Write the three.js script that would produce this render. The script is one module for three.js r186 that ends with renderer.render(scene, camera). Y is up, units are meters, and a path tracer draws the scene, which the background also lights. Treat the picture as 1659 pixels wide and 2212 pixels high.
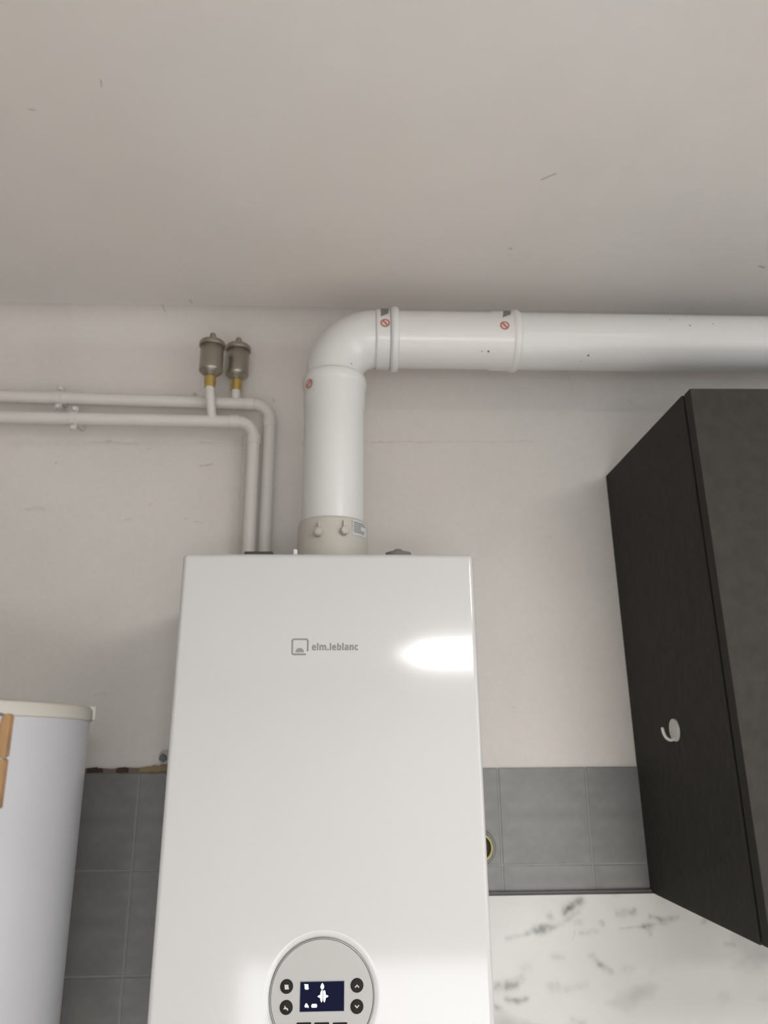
import * as THREE from 'three';
import { RoundedBoxGeometry } from 'three/addons/geometries/RoundedBoxGeometry.js';
import { TextGeometry } from 'three/addons/geometries/TextGeometry.js';
import { FontLoader } from 'three/addons/loaders/FontLoader.js';
import { mergeGeometries } from 'three/addons/utils/BufferGeometryUtils.js';
import { Brush, Evaluator, SUBTRACTION } from 'three-bvh-csg';
import { RectAreaLightUniformsLib } from 'three/addons/lights/RectAreaLightUniformsLib.js';

// ---------------------------------------------------------------- camera
// wall with the boiler: z = 0, room towards +z, floor y = 0. Metres.
const scene = new THREE.Scene();
const W = 1659, H = 2212, F = 1655, CX = W / 2, CY = H / 2;
const camera = new THREE.PerspectiveCamera(2 * Math.atan(H / 2 / F) * 180 / Math.PI, W / H, 0.02, 60);
const CAM = new THREE.Vector3(0, 1.62, 1.36);
const camDir = (px, py) => new THREE.Vector3(px - CX, -(py - CY), -F).normalize();
const cBack = camDir(760, 1612).negate();
const cUp = camDir(787, -4300); cUp.addScaledVector(cBack, -cUp.dot(cBack)).normalize();
const cRight = new THREE.Vector3().crossVectors(cUp, cBack);
const toWorld = (v) => new THREE.Vector3(cRight.dot(v), cUp.dot(v), cBack.dot(v));
camera.position.copy(CAM);
camera.quaternion.setFromRotationMatrix(new THREE.Matrix4().makeBasis(
  toWorld(new THREE.Vector3(1, 0, 0)), toWorld(new THREE.Vector3(0, 1, 0)), toWorld(new THREE.Vector3(0, 0, 1))));
camera.updateMatrixWorld();
camera.focus = 0.88; camera.userData.fStop = 6;
scene.add(camera);
// a photo pixel gives a direction; the distance comes from the surface the thing lies on
const dir = (px, py) => toWorld(camDir(px, py));
const onPlane = (px, py, p, n) => { const d = dir(px, py); return CAM.clone().addScaledVector(d, p.clone().sub(CAM).dot(n) / d.dot(n)); };
const onZ = (px, py, z) => onPlane(px, py, new THREE.Vector3(0, 0, z), new THREE.Vector3(0, 0, 1));
const onX = (px, py, x) => onPlane(px, py, new THREE.Vector3(x, 0, 0), new THREE.Vector3(1, 0, 0));
const onY = (px, py, y) => onPlane(px, py, new THREE.Vector3(0, y, 0), new THREE.Vector3(0, 1, 0));

// ---------------------------------------------------------------- light
scene.background = new THREE.Color().setRGB(1.6, 1.75, 2.0);      // overcast sky outside the openings
const renderer = new THREE.WebGLRenderer({ antialias: true });
renderer.toneMapping = THREE.LinearToneMapping;
renderer.toneMappingExposure = 0.92;
renderer.shadowMap.enabled = true;
RectAreaLightUniformsLib.init();
const ROOM = { x0: -1.25, x1: 2.3, z1: 4.9, h: 2.43 };
// daylight entering: window in the right wall, glazed door in the far wall under a half-lowered shutter
const WIN = { z0: 1.15, z1: 3.15, y0: 1.0, y1: 2.2 };
const DOOR = { x0: -0.75, x1: 1.35, y1: 0.62 };
function area(w, h, intensity, [r, g, b], pos, at, name) {
  const l = new THREE.RectAreaLight(new THREE.Color().setRGB(r, g, b), intensity, w, h);
  l.position.set(...pos); l.lookAt(...at); l.name = name; scene.add(l); return l;
}
area(WIN.z1 - WIN.z0 - 0.12, WIN.y1 - WIN.y0 - 0.12, 1.5, [1, 1, 1], [ROOM.x1 - 0.01, (WIN.y0 + WIN.y1) / 2, (WIN.z0 + WIN.z1) / 2],
  [0, (WIN.y0 + WIN.y1) / 2, (WIN.z0 + WIN.z1) / 2], 'window_daylight');
area(DOOR.x1 - DOOR.x0 - 0.1, DOOR.y1 - 0.06, 6, [1, 1, 1], [(DOOR.x0 + DOOR.x1) / 2, DOOR.y1 / 2, ROOM.z1 - 0.01], [(DOOR.x0 + DOOR.x1) / 2, DOOR.y1 / 2, 0], 'door_daylight');
const LAMPS = [   // the far one mirrors in the boiler's front, the near one lights wall and floor from the right
  { x: 0.62, y: 2.345, z: 3.72, r: 0.37, glow: 20, light: 54 },
  { x: 1.0, y: 2.345, z: 2.2, r: 0.40, glow: 20, light: 18 },
];

// ---------------------------------------------------------------- helpers
const taken = new Map();
const numbered = (n) => { const k = taken.get(n) ?? 0; taken.set(n, k + 1); return k ? n + '_' + String(k).padStart(3, '0') : n; };
function mesh(name, geo, mat, parent) { const m = new THREE.Mesh(geo, mat); m.name = name; m.castShadow = m.receiveShadow = true; if (parent) parent.add(m); return m; }
function thing(name, label, category, pos = [0, 0, 0], group) {
  const g = new THREE.Group(); g.name = numbered(name); g.position.set(...pos); g.userData = { label, category };
  if (group) g.userData.group = group; scene.add(g); return g;
}
function struct(name, geo, mat, label, category) {
  const m = mesh(name, geo, mat, scene); m.userData = { kind: 'structure', label, category }; return m;
}
function box(x0, x1, y0, y1, z0, z1) { return new THREE.BoxGeometry(x1 - x0, y1 - y0, z1 - z0).translate((x0 + x1) / 2, (y0 + y1) / 2, (z0 + z1) / 2); }
function rbox(x0, x1, y0, y1, z0, z1, r = 0.002, s = 3) { return new RoundedBoxGeometry(x1 - x0, y1 - y0, z1 - z0, s, r).translate((x0 + x1) / 2, (y0 + y1) / 2, (z0 + z1) / 2); }
const lathe = (pts, seg = 64) => new THREE.LatheGeometry(pts.map(([r, y]) => new THREE.Vector2(r, y)), seg);
let seed = 7; const rnd = () => { seed = (seed * 1664525 + 1013904223) >>> 0; return seed / 4294967296; };
const hash = (x, y) => { let h = Math.imul(x, 374761393) + Math.imul(y, 668265263); h = Math.imul(h ^ (h >>> 13), 1274126177); return ((h ^ (h >>> 16)) >>> 0) / 4294967296; };
function vnoise(x, y) {
  const i = Math.floor(x), j = Math.floor(y); let u = x - i, v = y - j; u = u * u * (3 - 2 * u); v = v * v * (3 - 2 * v);
  const a = hash(i, j), b = hash(i + 1, j), c = hash(i, j + 1), d = hash(i + 1, j + 1);
  return a + (b - a) * u + (c - a) * v + (a - b - c + d) * u * v;
}
function fbm(x, y, n = 4) { let s = 0, a = 0.5, t = 0; for (let k = 0; k < n; k++) { s += a * vnoise(x, y); t += a; a *= 0.5; x = x * 2.03 + 17.1; y = y * 2.03 + 5.7; } return s / t; }
function texture(w, h, fn, srgb = true) {
  const d = new Uint8Array(w * h * 4);
  for (let j = 0; j < h; j++) for (let i = 0; i < w; i++) {
    const c = fn((i + 0.5) / w, (j + 0.5) / h), k = (j * w + i) * 4;
    for (let q = 0; q < 3; q++) d[k + q] = Math.max(0, Math.min(255, Math.round(c[q] * 255)));
    d[k + 3] = 255;
  }
  const t = new THREE.DataTexture(d, w, h, THREE.RGBAFormat);
  t.magFilter = THREE.LinearFilter; t.minFilter = THREE.LinearMipmapLinearFilter; t.generateMipmaps = true;
  if (srgb) t.colorSpace = THREE.SRGBColorSpace;
  t.wrapS = t.wrapT = THREE.RepeatWrapping; t.needsUpdate = true; return t;
}
function segDist(x, y, a, b) {
  const dx = b[0] - a[0], dy = b[1] - a[1], t = Math.max(0, Math.min(1, ((x - a[0]) * dx + (y - a[1]) * dy) / (dx * dx + dy * dy + 1e-12)));
  return Math.hypot(x - a[0] - t * dx, y - a[1] - t * dy);
}
// uv of a geometry from its metres, along two axes
function uvMetres(geo, ax, ay, sx = 1, sy = 1, ox = 0, oy = 0) {
  const p = geo.attributes.position, uv = new Float32Array(p.count * 2);
  for (let i = 0; i < p.count; i++) { uv[2 * i] = (p.getComponent(i, ax) - ox) * sx; uv[2 * i + 1] = (p.getComponent(i, ay) - oy) * sy; }
  geo.setAttribute('uv', new THREE.BufferAttribute(uv, 2)); return geo;
}
const std = (c, roughness = 0.6, extra = {}) => new THREE.MeshStandardMaterial({ color: c, roughness, ...extra });
const phys = (c, roughness = 0.6, extra = {}) => new THREE.MeshPhysicalMaterial({ color: c, roughness, ...extra });
const lin = (r, g, b) => new THREE.Color().setRGB(r, g, b);

// ---------------------------------------------------------------- surfaces
const plasterBump = texture(512, 512, (u, v) => { const n = 0.6 * fbm(u * 10, v * 10, 4) + 0.4 * fbm(u * 70, v * 70, 2); return [n, n, n]; }, false);
plasterBump.wrapS = plasterBump.wrapT = THREE.MirroredRepeatWrapping;
// painted plaster wall behind the boiler: thin paint, scratches and a filled joint where the photo shows them
const WT = { x0: -0.85, y0: 1.0, w: 1.75, h: 1.45 };
const wallMarks = [   // photo pixels: ax, ay, bx, by, half width in m, darkness
  [740, 955, 1150, 954, 0.0011, 0.12], [800, 955, 935, 955, 0.0011, 0.10], [20, 958, 520, 957, 0.006, 0.05], [195, 955, 300, 959, 0.002, 0.09], [228, 952, 240, 953, 0.0022, 0.3], [432, 955, 460, 957, 0.0016, 0.2],
  [432, 1005, 457, 1003, 0.0015, 0.28], [58, 1101, 93, 1098, 0.0030, 0.12], [401, 1119, 404, 1119, 0.0022, 0.2], [420, 1127, 438, 1131, 0.0014, 0.16], [270, 1124, 285, 1121, 0.0015, 0.12],
  [318, 1095, 328, 1089, 0.0012, 0.14], [120, 1000, 121, 1001, 0.002, 0.18], [366, 694, 367, 695, 0.0022, 0.22], [655, 957, 658, 957, 0.0028, 0.28], [1359, 866, 1362, 868, 0.003, 0.1], [1180, 1160, 1190, 1160, 0.002, 0.1],
  [420, 850, 424, 852, 0.0032, 0.55], [588, 862, 592, 868, 0.0022, 0.25], [525, 940, 522, 1000, 0.0018, 0.16], [521, 1000, 515, 1180, 0.0013, 0.12], [245, 896, 250, 896, 0.002, 0.2], [318, 969, 325, 970, 0.002, 0.16],
  [1222, 798, 1238, 845, 0.0008, 0.10], [660, 860, 658, 905, 0.002, 0.22], [232, 1499, 205, 1501, 0.002, 0.08], [1108, 1528, 1116, 1530, 0.002, 0.10],
].map(([ax, ay, bx, by, w, k]) => { const a = onZ(ax, ay, 0), b = onZ(bx, by, 0); return { a: [a.x, a.y], b: [b.x, b.y], w, k }; });
const wallMap = texture(1400, 1160, (u, v) => {
  const x = WT.x0 + u * WT.w, y = WT.y0 + v * WT.h;
  const n = fbm(x * 7 + 3, y * 7, 4) - 0.5, m = fbm(x * 2.3 + 40, y * 2.3 + 9, 3) - 0.5, g = fbm(x * 160, y * 160, 2) - 0.5;
  let d = 1 + 0.05 * n + 0.03 * m + 0.02 * g, warm = 0.02 * m;
  for (const q of wallMarks) {
    if (x < Math.min(q.a[0], q.b[0]) - 0.03 || x > Math.max(q.a[0], q.b[0]) + 0.03 || y < Math.min(q.a[1], q.b[1]) - 0.03 || y > Math.max(q.a[1], q.b[1]) + 0.03) continue;
    const r = segDist(x + 0.004 * (vnoise(x * 90, y * 90) - 0.5), y + 0.003 * (vnoise(x * 80 + 9, y * 80) - 0.5), q.a, q.b) / q.w;
    const e = 0.42 * q.k * Math.exp(-r * r) * (0.45 + 1.1 * vnoise(x * 210, y * 210)); d *= 1 - e; warm += 0.1 * e;
  }
  return [0.836 * d * (1 + warm), 0.816 * d, 0.797 * d * (1 - warm)];
});
wallMap.wrapS = wallMap.wrapT = THREE.ClampToEdgeWrapping;
const wallMat = std(0xffffff, 0.85, { map: wallMap, bumpMap: plasterBump, bumpScale: 0.0012 });
const ceilMarks = [[1170, 388, 1200, 375, 0.0016, 0.2], [1101, 537, 1105, 537, 0.002, 0.2], [218, 172, 219, 186, 0.0009, 0.2], [64, 236, 74, 238, 0.0015, 0.15], [1640, 575, 1650, 578, 0.002, 0.25], [410, 648, 415, 655, 0.0016, 0.15]]
  .map(([ax, ay, bx, by, w, k]) => { const a = onY(ax, ay, ROOM.h), b = onY(bx, by, ROOM.h); return { a: [a.x, a.z], b: [b.x, b.z], w, k }; });
const CT = { x0: -0.9, z0: -0.05, w: 1.9, h: 1.0 };
const ceilMap = texture(1024, 540, (u, v) => {
  const x = CT.x0 + u * CT.w, z = CT.z0 + v * CT.h;
  let d = 1 + 0.035 * (fbm(x * 6, z * 6 + 30, 4) - 0.5) + 0.025 * (fbm(x * 2 + 8, z * 2, 3) - 0.5);
  const t = 0.03 * (fbm(x * 3 + 70, z * 3, 3) - 0.5);
  for (const q of ceilMarks) { const r = segDist(x, z, q.a, q.b) / q.w; if (r < 4) d *= 1 - q.k * Math.exp(-r * r); }
  return [0.868 * d * (1 + t), 0.846 * d, 0.826 * d * (1 - t)];
});
ceilMap.wrapS = ceilMap.wrapT = THREE.ClampToEdgeWrapping;
const ceilMat = std(0xffffff, 0.9, { map: ceilMap, bumpMap: plasterBump, bumpScale: 0.0008 });
const plainWall = std(lin(0.66, 0.645, 0.62), 0.9);
const floorMat = std(lin(0.66, 0.64, 0.61), 0.45);

// ---------------------------------------------------------------- room shell
const T = 0.18, { x0: RX0, x1: RX1, z1: RZ, h: RH } = ROOM;
const wallGeo = uvMetres(box(RX0 - T, RX1 + T, -T, RH + T, -T, 0), 0, 1, 1 / WT.w, 1 / WT.h, WT.x0, WT.y0);
const wallBack = struct('wall_back', wallGeo, wallMat, 'off-white painted plaster wall behind the boiler with tiled lower band', 'wall');
const ceilGeo = uvMetres(box(RX0 - T, RX1 + T, RH, RH + T, 0, RZ + T), 0, 2, 1 / CT.w, 1 / CT.h, CT.x0, CT.z0);
struct('ceiling', ceilGeo, ceilMat, 'off-white painted plaster ceiling above the flue pipe', 'ceiling');
struct('floor', box(RX0 - T, RX1 + T, -T, 0, 0, RZ + T), floorMat, 'beige floor', 'floor');
struct('wall_left', box(RX0 - T, RX0, 0, RH, 0, RZ), std(lin(0.26, 0.26, 0.255), 0.7), 'plain grey wall beside the water heater', 'wall');
struct('wall_right', mergeGeometries([box(RX1, RX1 + T, 0, WIN.y0, 0, RZ), box(RX1, RX1 + T, WIN.y1, RH, 0, RZ), box(RX1, RX1 + T, WIN.y0, WIN.y1, 0, WIN.z0), box(RX1, RX1 + T, WIN.y0, WIN.y1, WIN.z1, RZ)]), plainWall, 'plain off-white wall with the daylight window', 'wall');
const DTOP = 2.1;
struct('wall_front', mergeGeometries([box(RX0 - T, DOOR.x0, 0, RH, RZ, RZ + T), box(DOOR.x1, RX1 + T, 0, RH, RZ, RZ + T), box(DOOR.x0, DOOR.x1, DTOP, RH, RZ, RZ + T)]), plainWall, 'plain off-white wall facing the boiler', 'wall');
// rounded plaster corner between wall and ceiling
{
  const R = 0.06, s = new THREE.Shape(); s.moveTo(0, 0); s.lineTo(R, 0); s.absarc(R, -R, R, Math.PI / 2, Math.PI, false); s.lineTo(0, 0);
  const g = new THREE.ExtrudeGeometry(s, { depth: RX1 - RX0, bevelEnabled: false, curveSegments: 12 });
  g.applyMatrix4(new THREE.Matrix4().makeBasis(new THREE.Vector3(0, 0, 1), new THREE.Vector3(0, 1, 0), new THREE.Vector3(-1, 0, 0))).translate(RX1, RH, 0);
  uvMetres(g, 0, 1, 1 / WT.w, 1 / WT.h, WT.x0, WT.y0);
  struct('trim_1', g, wallMat, 'rounded plaster corner between boiler wall and ceiling', 'trim');
}
// openings outside the frame
{
  const frameMat = std(lin(0.75, 0.75, 0.74), 0.4), glass = phys(0xffffff, 0.02, { transmission: 1, thickness: 0, ior: 1.5 });
  const w = new THREE.Group(); w.name = 'window_1'; w.userData = { kind: 'structure', label: 'white framed daylight window in the right wall', category: 'window' }; scene.add(w);
  const zc = (WIN.z0 + WIN.z1) / 2, fx0 = RX1 + 0.06, fx1 = RX1 + 0.11;
  mesh('window_frame', mergeGeometries([box(fx0, fx1, WIN.y0, WIN.y0 + 0.06, WIN.z0, WIN.z1), box(fx0, fx1, WIN.y1 - 0.06, WIN.y1, WIN.z0, WIN.z1), box(fx0, fx1, WIN.y0, WIN.y1, WIN.z0, WIN.z0 + 0.06), box(fx0, fx1, WIN.y0, WIN.y1, WIN.z1 - 0.06, WIN.z1), box(fx0, fx1, WIN.y0, WIN.y1, zc - 0.04, zc + 0.04)]), frameMat, w);
  for (const [a, b] of [[WIN.z0 + 0.06, zc - 0.04], [zc + 0.04, WIN.z1 - 0.06]]) mesh('pane', box(RX1 + 0.082, RX1 + 0.088, WIN.y0 + 0.06, WIN.y1 - 0.06, a, b), glass, w);
  const d = new THREE.Group(); d.name = 'door_1'; d.userData = { kind: 'structure', label: 'glazed door in the far wall under a half-lowered white shutter', category: 'door' }; scene.add(d);
  const z0 = RZ + 0.05, z1 = RZ + 0.09, xm = (DOOR.x0 + DOOR.x1) / 2;
  mesh('door_frame', mergeGeometries([box(DOOR.x0, DOOR.x0 + 0.05, 0, DTOP, z0, z1), box(DOOR.x1 - 0.05, DOOR.x1, 0, DTOP, z0, z1), box(xm - 0.04, xm + 0.04, 0, DTOP, z0, z1), box(DOOR.x0, DOOR.x1, 0, 0.06, z0, z1), box(DOOR.x0, DOOR.x1, DTOP - 0.06, DTOP, z0, z1)]), frameMat, d);
  for (const [a, b] of [[DOOR.x0 + 0.05, xm - 0.04], [xm + 0.04, DOOR.x1 - 0.05]]) mesh('pane', box(a, b, 0.06, DTOP - 0.06, RZ + 0.067, RZ + 0.073), glass, d);
  for (let y = DOOR.y1; y < DTOP; y += 0.055) mesh('shutter_slat', rbox(DOOR.x0, DOOR.x1, y, Math.min(y + 0.054, DTOP), RZ + 0.11, RZ + 0.125, 0.004, 2), frameMat, d);
}

// ---------------------------------------------------------------- grey painted tiles on the lower wall
const tileCol = texture(256, 256, (u, v) => { const n = 0.94 + 0.12 * fbm(u * 24, v * 24, 4); return [0.485 * n, 0.485 * n, 0.482 * n]; }); tileCol.repeat.set(3, 3); tileCol.wrapS = tileCol.wrapT = THREE.MirroredRepeatWrapping;
const tileMats = [0.97, 1, 1.03].map((k) => std(lin(k, k, k), 0.38, { map: tileCol, roughnessMap: null }));
const groutMat = std(lin(0.255, 0.255, 0.25), 0.6);
const TOP = 1.62 - 0.037, P = 0.1495, J = 0.0024, X1 = 0.2465, ROW2 = TOP - 0.152;
const MARB_TOP = 1.62 - 0.2305, MARB_X0 = 0.02;
{
  const g = mergeGeometries([box(-0.95, MARB_X0, TOP - 5 * P, TOP - 0.001, 0, 0.0029), box(MARB_X0, 0.9, MARB_TOP, TOP - 0.001, 0, 0.0029)]);
  mesh('grout', g, groutMat, wallBack);
  const tileGeo = new Map();
  const tile = (x0, x1, y0, y1, k) => {
    const key = (x1 - x0).toFixed(4) + ',' + (y1 - y0).toFixed(4);
    if (!tileGeo.has(key)) {
      const w = x1 - x0, h = y1 - y0, b = 0.0014, s = new THREE.Shape([[-w / 2 + b, -h / 2 + b], [w / 2 - b, -h / 2 + b], [w / 2 - b, h / 2 - b], [-w / 2 + b, h / 2 - b]].map((q) => new THREE.Vector2(...q)));
      tileGeo.set(key, new THREE.ExtrudeGeometry(s, { depth: 0.0022, bevelEnabled: true, bevelThickness: 0.0012, bevelSize: b, bevelSegments: 2 }));
    }
    const m = mesh('tile', tileGeo.get(key), tileMats[k % 3], wallBack); m.position.set((x0 + x1) / 2, (y0 + y1) / 2, 0.0004);
  };
  let k = 0;
  const rows = [[ROW2 + J, TOP]]; for (let r = 0; r < 4; r++) rows.push([ROW2 - (r + 1) * P + J, ROW2 - r * P]);
  rows.forEach(([y0, y1], r) => {
    for (let c = -8; c < 5; c++) {
      const xa = X1 + c * P + J / 2, xb = X1 + (c + 1) * P - J / 2;
      if (xb < -0.95 || xa > 0.8) continue;
      if (r >= 1 && xa >= MARB_X0 - 0.02) { if (r === 1) tile(xa, xb, MARB_TOP + 0.002, y1, k++ * 7 + r); } else if (r >= 1 && xb > MARB_X0) continue;
      else tile(xa, xb, y0, y1, k++ * 7 + r);
    }
  });
  // broken plaster edge over the tiles beside the heater
  const ragged = (ax, bx, y, h, amp, mat, name, z, s0) => {
    const s = new THREE.Shape(), n = 46; s.moveTo(ax, y);
    for (let i = 0; i <= n; i++) s.lineTo(ax + (bx - ax) * i / n, y + h * (0.35 + 0.65 * Math.sin(Math.PI * i / n) ** 0.4) + amp * (fbm(i * 0.37 + s0, s0, 3) - 0.5));
    for (let i = n; i >= 0; i--) s.lineTo(ax + (bx - ax) * i / n, y - amp * 0.8 * fbm(i * 0.4 + s0 + 50, s0, 3));
    mesh(name, new THREE.ExtrudeGeometry(s, { depth: z, bevelEnabled: true, bevelSize: 0.0008, bevelThickness: 0.0008, bevelSegments: 1 }), mat, wallBack);
  };
  ragged(-0.62, -0.25, TOP, 0.0035, 0.006, std(lin(0.17, 0.14, 0.115), 0.95), 'mortar_edge', 0.0042, 3);
  ragged(-0.352, -0.25, TOP + 0.0015, 0.007, 0.005, std(lin(0.26, 0.20, 0.115), 0.95), 'mortar_edge', 0.0050, 12);
  ragged(-0.437, -0.412, TOP + 0.0005, 0.005, 0.003, std(lin(0.055, 0.038, 0.03), 0.95), 'chip', 0.0052, 21);
  ragged(-0.389, -0.370, TOP + 0.0000, 0.005, 0.003, std(lin(0.055, 0.038, 0.03), 0.95), 'chip', 0.0052, 31);
}

// ---------------------------------------------------------------- marble splashback
const MZ = 0.0175;
const veins = [   // photo pixel polylines, half width in m, strength
  [[[1218, 1972], [1228, 1960], [1256, 1943]], 0.0038, 0.5], [[[1222, 1966], [1247, 1950]], 0.0065, 0.32], [[[1186, 1975], [1191, 1980]], 0.004, 0.3], [[[1157, 2009], [1170, 2005], [1182, 2003]], 0.0052, 0.5], [[[1182, 2003], [1197, 2000], [1230, 1984], [1246, 1972]], 0.0035, 0.2],
  [[[1092, 2024], [1138, 2016], [1159, 2009]], 0.0028, 0.25], [[[1246, 1994], [1256, 1993]], 0.004, 0.22], [[[1298, 1993], [1301, 1997]], 0.0028, 0.4], [[[1332, 1973], [1356, 1971]], 0.0042, 0.28], [[[1366, 1973], [1371, 1967]], 0.0034, 0.45],
  [[[1391, 2000], [1402, 2003]], 0.0045, 0.5], [[[1396, 2005], [1404, 2018]], 0.003, 0.2], [[[1403, 1981], [1428, 1986], [1464, 1979]], 0.003, 0.35], [[[1340, 2008], [1392, 2002], [1440, 1992]], 0.002, 0.2], [[[1255, 2014], [1292, 2015]], 0.0028, 0.18],
  [[[1240, 2010], [1236, 2026]], 0.0016, 0.15], [[[1278, 2066], [1296, 2084], [1320, 2096]], 0.0040, 0.32], [[[1196, 2069], [1212, 2068]], 0.0042, 0.2], [[[1074, 2132], [1097, 2128], [1112, 2126]], 0.0058, 0.42], [[[1112, 2128], [1128, 2116]], 0.0048, 0.25],
  [[[1099, 2158], [1116, 2162], [1136, 2155]], 0.0038, 0.55], [[[1072, 2176], [1077, 2178]], 0.004, 0.45], [[[1192, 2134], [1204, 2132]], 0.0055, 0.25], [[[1225, 2136], [1262, 2128]], 0.005, 0.15], [[[1352, 2095], [1362, 2094]], 0.005, 0.12],
  [[[1130, 2097], [1142, 2090]], 0.005, 0.12], [[[1570, 2042], [1588, 2040]], 0.0025, 0.25], [[[1560, 2155], [1572, 2152]], 0.005, 0.15], [[[1520, 1990], [1600, 1960]], 0.004, 0.3], [[[1240, 2206], [1262, 2212]], 0.004, 0.2],
].map(([pl, w, k]) => ({ pl: pl.map(([x, y]) => { const q = onZ(x, y, MZ); return [q.x, q.y]; }), w, k }));
const MT = { x0: MARB_X0, y0: 0.9, w: 1.0, h: MARB_TOP - 0.9 };
const marbleMap = texture(1024, 512, (u, v) => {
  const x = MT.x0 + u * MT.w, y = MT.y0 + v * MT.h;
  const wx = x + 0.008 * (fbm(x * 60, y * 60, 3) - 0.5), wy = y + 0.008 * (fbm(x * 60 + 31, y * 60 + 7, 3) - 0.5);
  let d = 1 + 0.05 * (fbm(x * 14, y * 14, 4) - 0.5);
  const cl = Math.max(0, fbm(x * 9 + 4, y * 16 + 2, 4) - 0.56) * 0.55; d -= cl;
  for (const q of veins) for (let i = 0; i + 1 < q.pl.length; i++) {
    const r = segDist(wx, wy, q.pl[i], q.pl[i + 1]) / (1.25 * q.w); if (r < 3.2) d *= 1 - 0.36 * q.k * Math.exp(-r * r) * (0.55 + 0.75 * vnoise(x * 170, y * 170));
  }
  return [0.765 * d, 0.762 * d, 0.748 * d];
});
marbleMap.wrapS = marbleMap.wrapT = THREE.MirroredRepeatWrapping;
{
  const g = uvMetres(rbox(MARB_X0, RX1, 0.9, MARB_TOP, MZ - 0.011, MZ, 0.001, 2), 0, 1, 1 / MT.w, 1 / MT.h, MT.x0, MT.y0);
  const m = mesh('splashback', g, phys(0xffffff, 0.22, { map: marbleMap }), scene);
  m.userData = { label: 'white marble splashback panel with grey veins under the dark cabinet', category: 'splashback' };
  const s = mesh('sealant_bead', rbox(MARB_X0, 0.9, MARB_TOP - 0.0005, MARB_TOP + 0.005, 0.0048, 0.0115, 0.0018, 2), std(lin(0.11, 0.108, 0.105), 0.6), m);
  s.userData.label = 'dark sealant bead along the top edge';
}

// ---------------------------------------------------------------- boiler
const BX = -0.0325, BTOP = 1.62 + 0.2548, BH = 0.71, BW = 0.4, BZ = 0.33, K = 0.032, BACK = 0.072;
const whiteEnamel = phys(lin(0.515, 0.507, 0.503), 0.55, { clearcoat: 1, clearcoatRoughness: 0.085 });
const fP = new THREE.Vector3(0, BTOP, BZ), fN = new THREE.Vector3(0, K, 1).normalize();
const onFront = (px, py) => onPlane(px, py, fP, fN);
const boiler = thing('wall_boiler', 'white wall-hung gas boiler with round control panel', 'boiler', [BX, BTOP - BH, BACK]);
const local = (v, o = boiler) => v.clone().sub(o.position);
{
  const cover = new RoundedBoxGeometry(BW, BH, BZ - BACK - 0.03, 6, 0.007).translate(0, BH / 2, (BZ - BACK + 0.03) / 2);
  { const p = cover.attributes.position, n = cover.attributes.normal; for (let i = 0; i < p.count; i++) { const y = p.getY(i), z = p.getZ(i); p.setZ(i, z + K * (BH - y) * z / (BZ - BACK)); const v = new THREE.Vector3(n.getX(i), n.getY(i) + K * n.getZ(i), n.getZ(i)).normalize(); n.setXYZ(i, v.x, v.y, v.z); } }
  // shallow dish pressed into the cover around the control panel
  const dishR = 0.0605 + 0.0075, dish = new Brush(lathe([[0.0001, -0.0012], [0.0600, -0.0012], [0.0600, -0.00016], [dishR, 0], [dishR + 0.05, 0.004], [0.0001, 0.004]], 128).rotateX(Math.PI / 2));
  dish.position.copy(local(onFront(695.7, 2152))); dish.quaternion.setFromUnitVectors(new THREE.Vector3(0, 0, 1), fN); dish.updateMatrixWorld();
  const ev = new Evaluator(); ev.attributes = ['position', 'normal']; ev.useGroups = false;
  const cut = new Brush(cover); cut.updateMatrixWorld();
  mesh('cover', ev.evaluate(cut, dish, SUBTRACTION).geometry, whiteEnamel, boiler);
  const ch = mesh('chassis', rbox(-BW / 2 + 0.008, BW / 2 - 0.008, 0.01, BH - 0.006, 0, 0.034, 0.003, 2), std(lin(0.45, 0.45, 0.45), 0.5, { metalness: 0.4 }), boiler);
  ch.userData.label = 'grey metal rear chassis';
  const br = mesh('mounting_bracket', box(-0.16, 0.16, BH - 0.2, BH - 0.15, -BACK + 0.0001, 0.002), std(lin(0.4, 0.4, 0.4), 0.5, { metalness: 0.5 }), boiler);
  // small fittings on the top plate
  const cap = onZ(860, 1192, 0.29); cap.y = BTOP;
  const rubber = mesh('rubber_cap', lathe([[0.0001, 0.0165], [0.005, 0.016], [0.0078, 0.0135], [0.0088, 0.0112], [0.0185, 0.0102], [0.0185, 0], [0.0001, 0]], 32), std(lin(0.19, 0.18, 0.17), 0.8), boiler);
  rubber.position.copy(local(cap)).add(new THREE.Vector3(0, -0.0005, 0)); rubber.userData.label = 'dark grey rubber cap on the top plate';
  const cl = onZ(638, 1190, 0.29); cl.y = BTOP;
  const clip = mesh('cable_clip', rbox(-0.003, 0.003, -0.001, 0.0155, -0.004, 0.004, 0.002, 2), std(lin(0.75, 0.75, 0.74), 0.35), boiler); clip.position.copy(local(cl));
  const dk = onZ(560, 1191, 0.29); dk.y = BTOP;
  const gask = mesh('gasket', rbox(-0.02, 0.02, -0.001, 0.0104, -0.01, 0.01, 0.0015, 2), std(lin(0.06, 0.058, 0.055), 0.7), boiler); gask.position.copy(local(dk));
}
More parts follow.
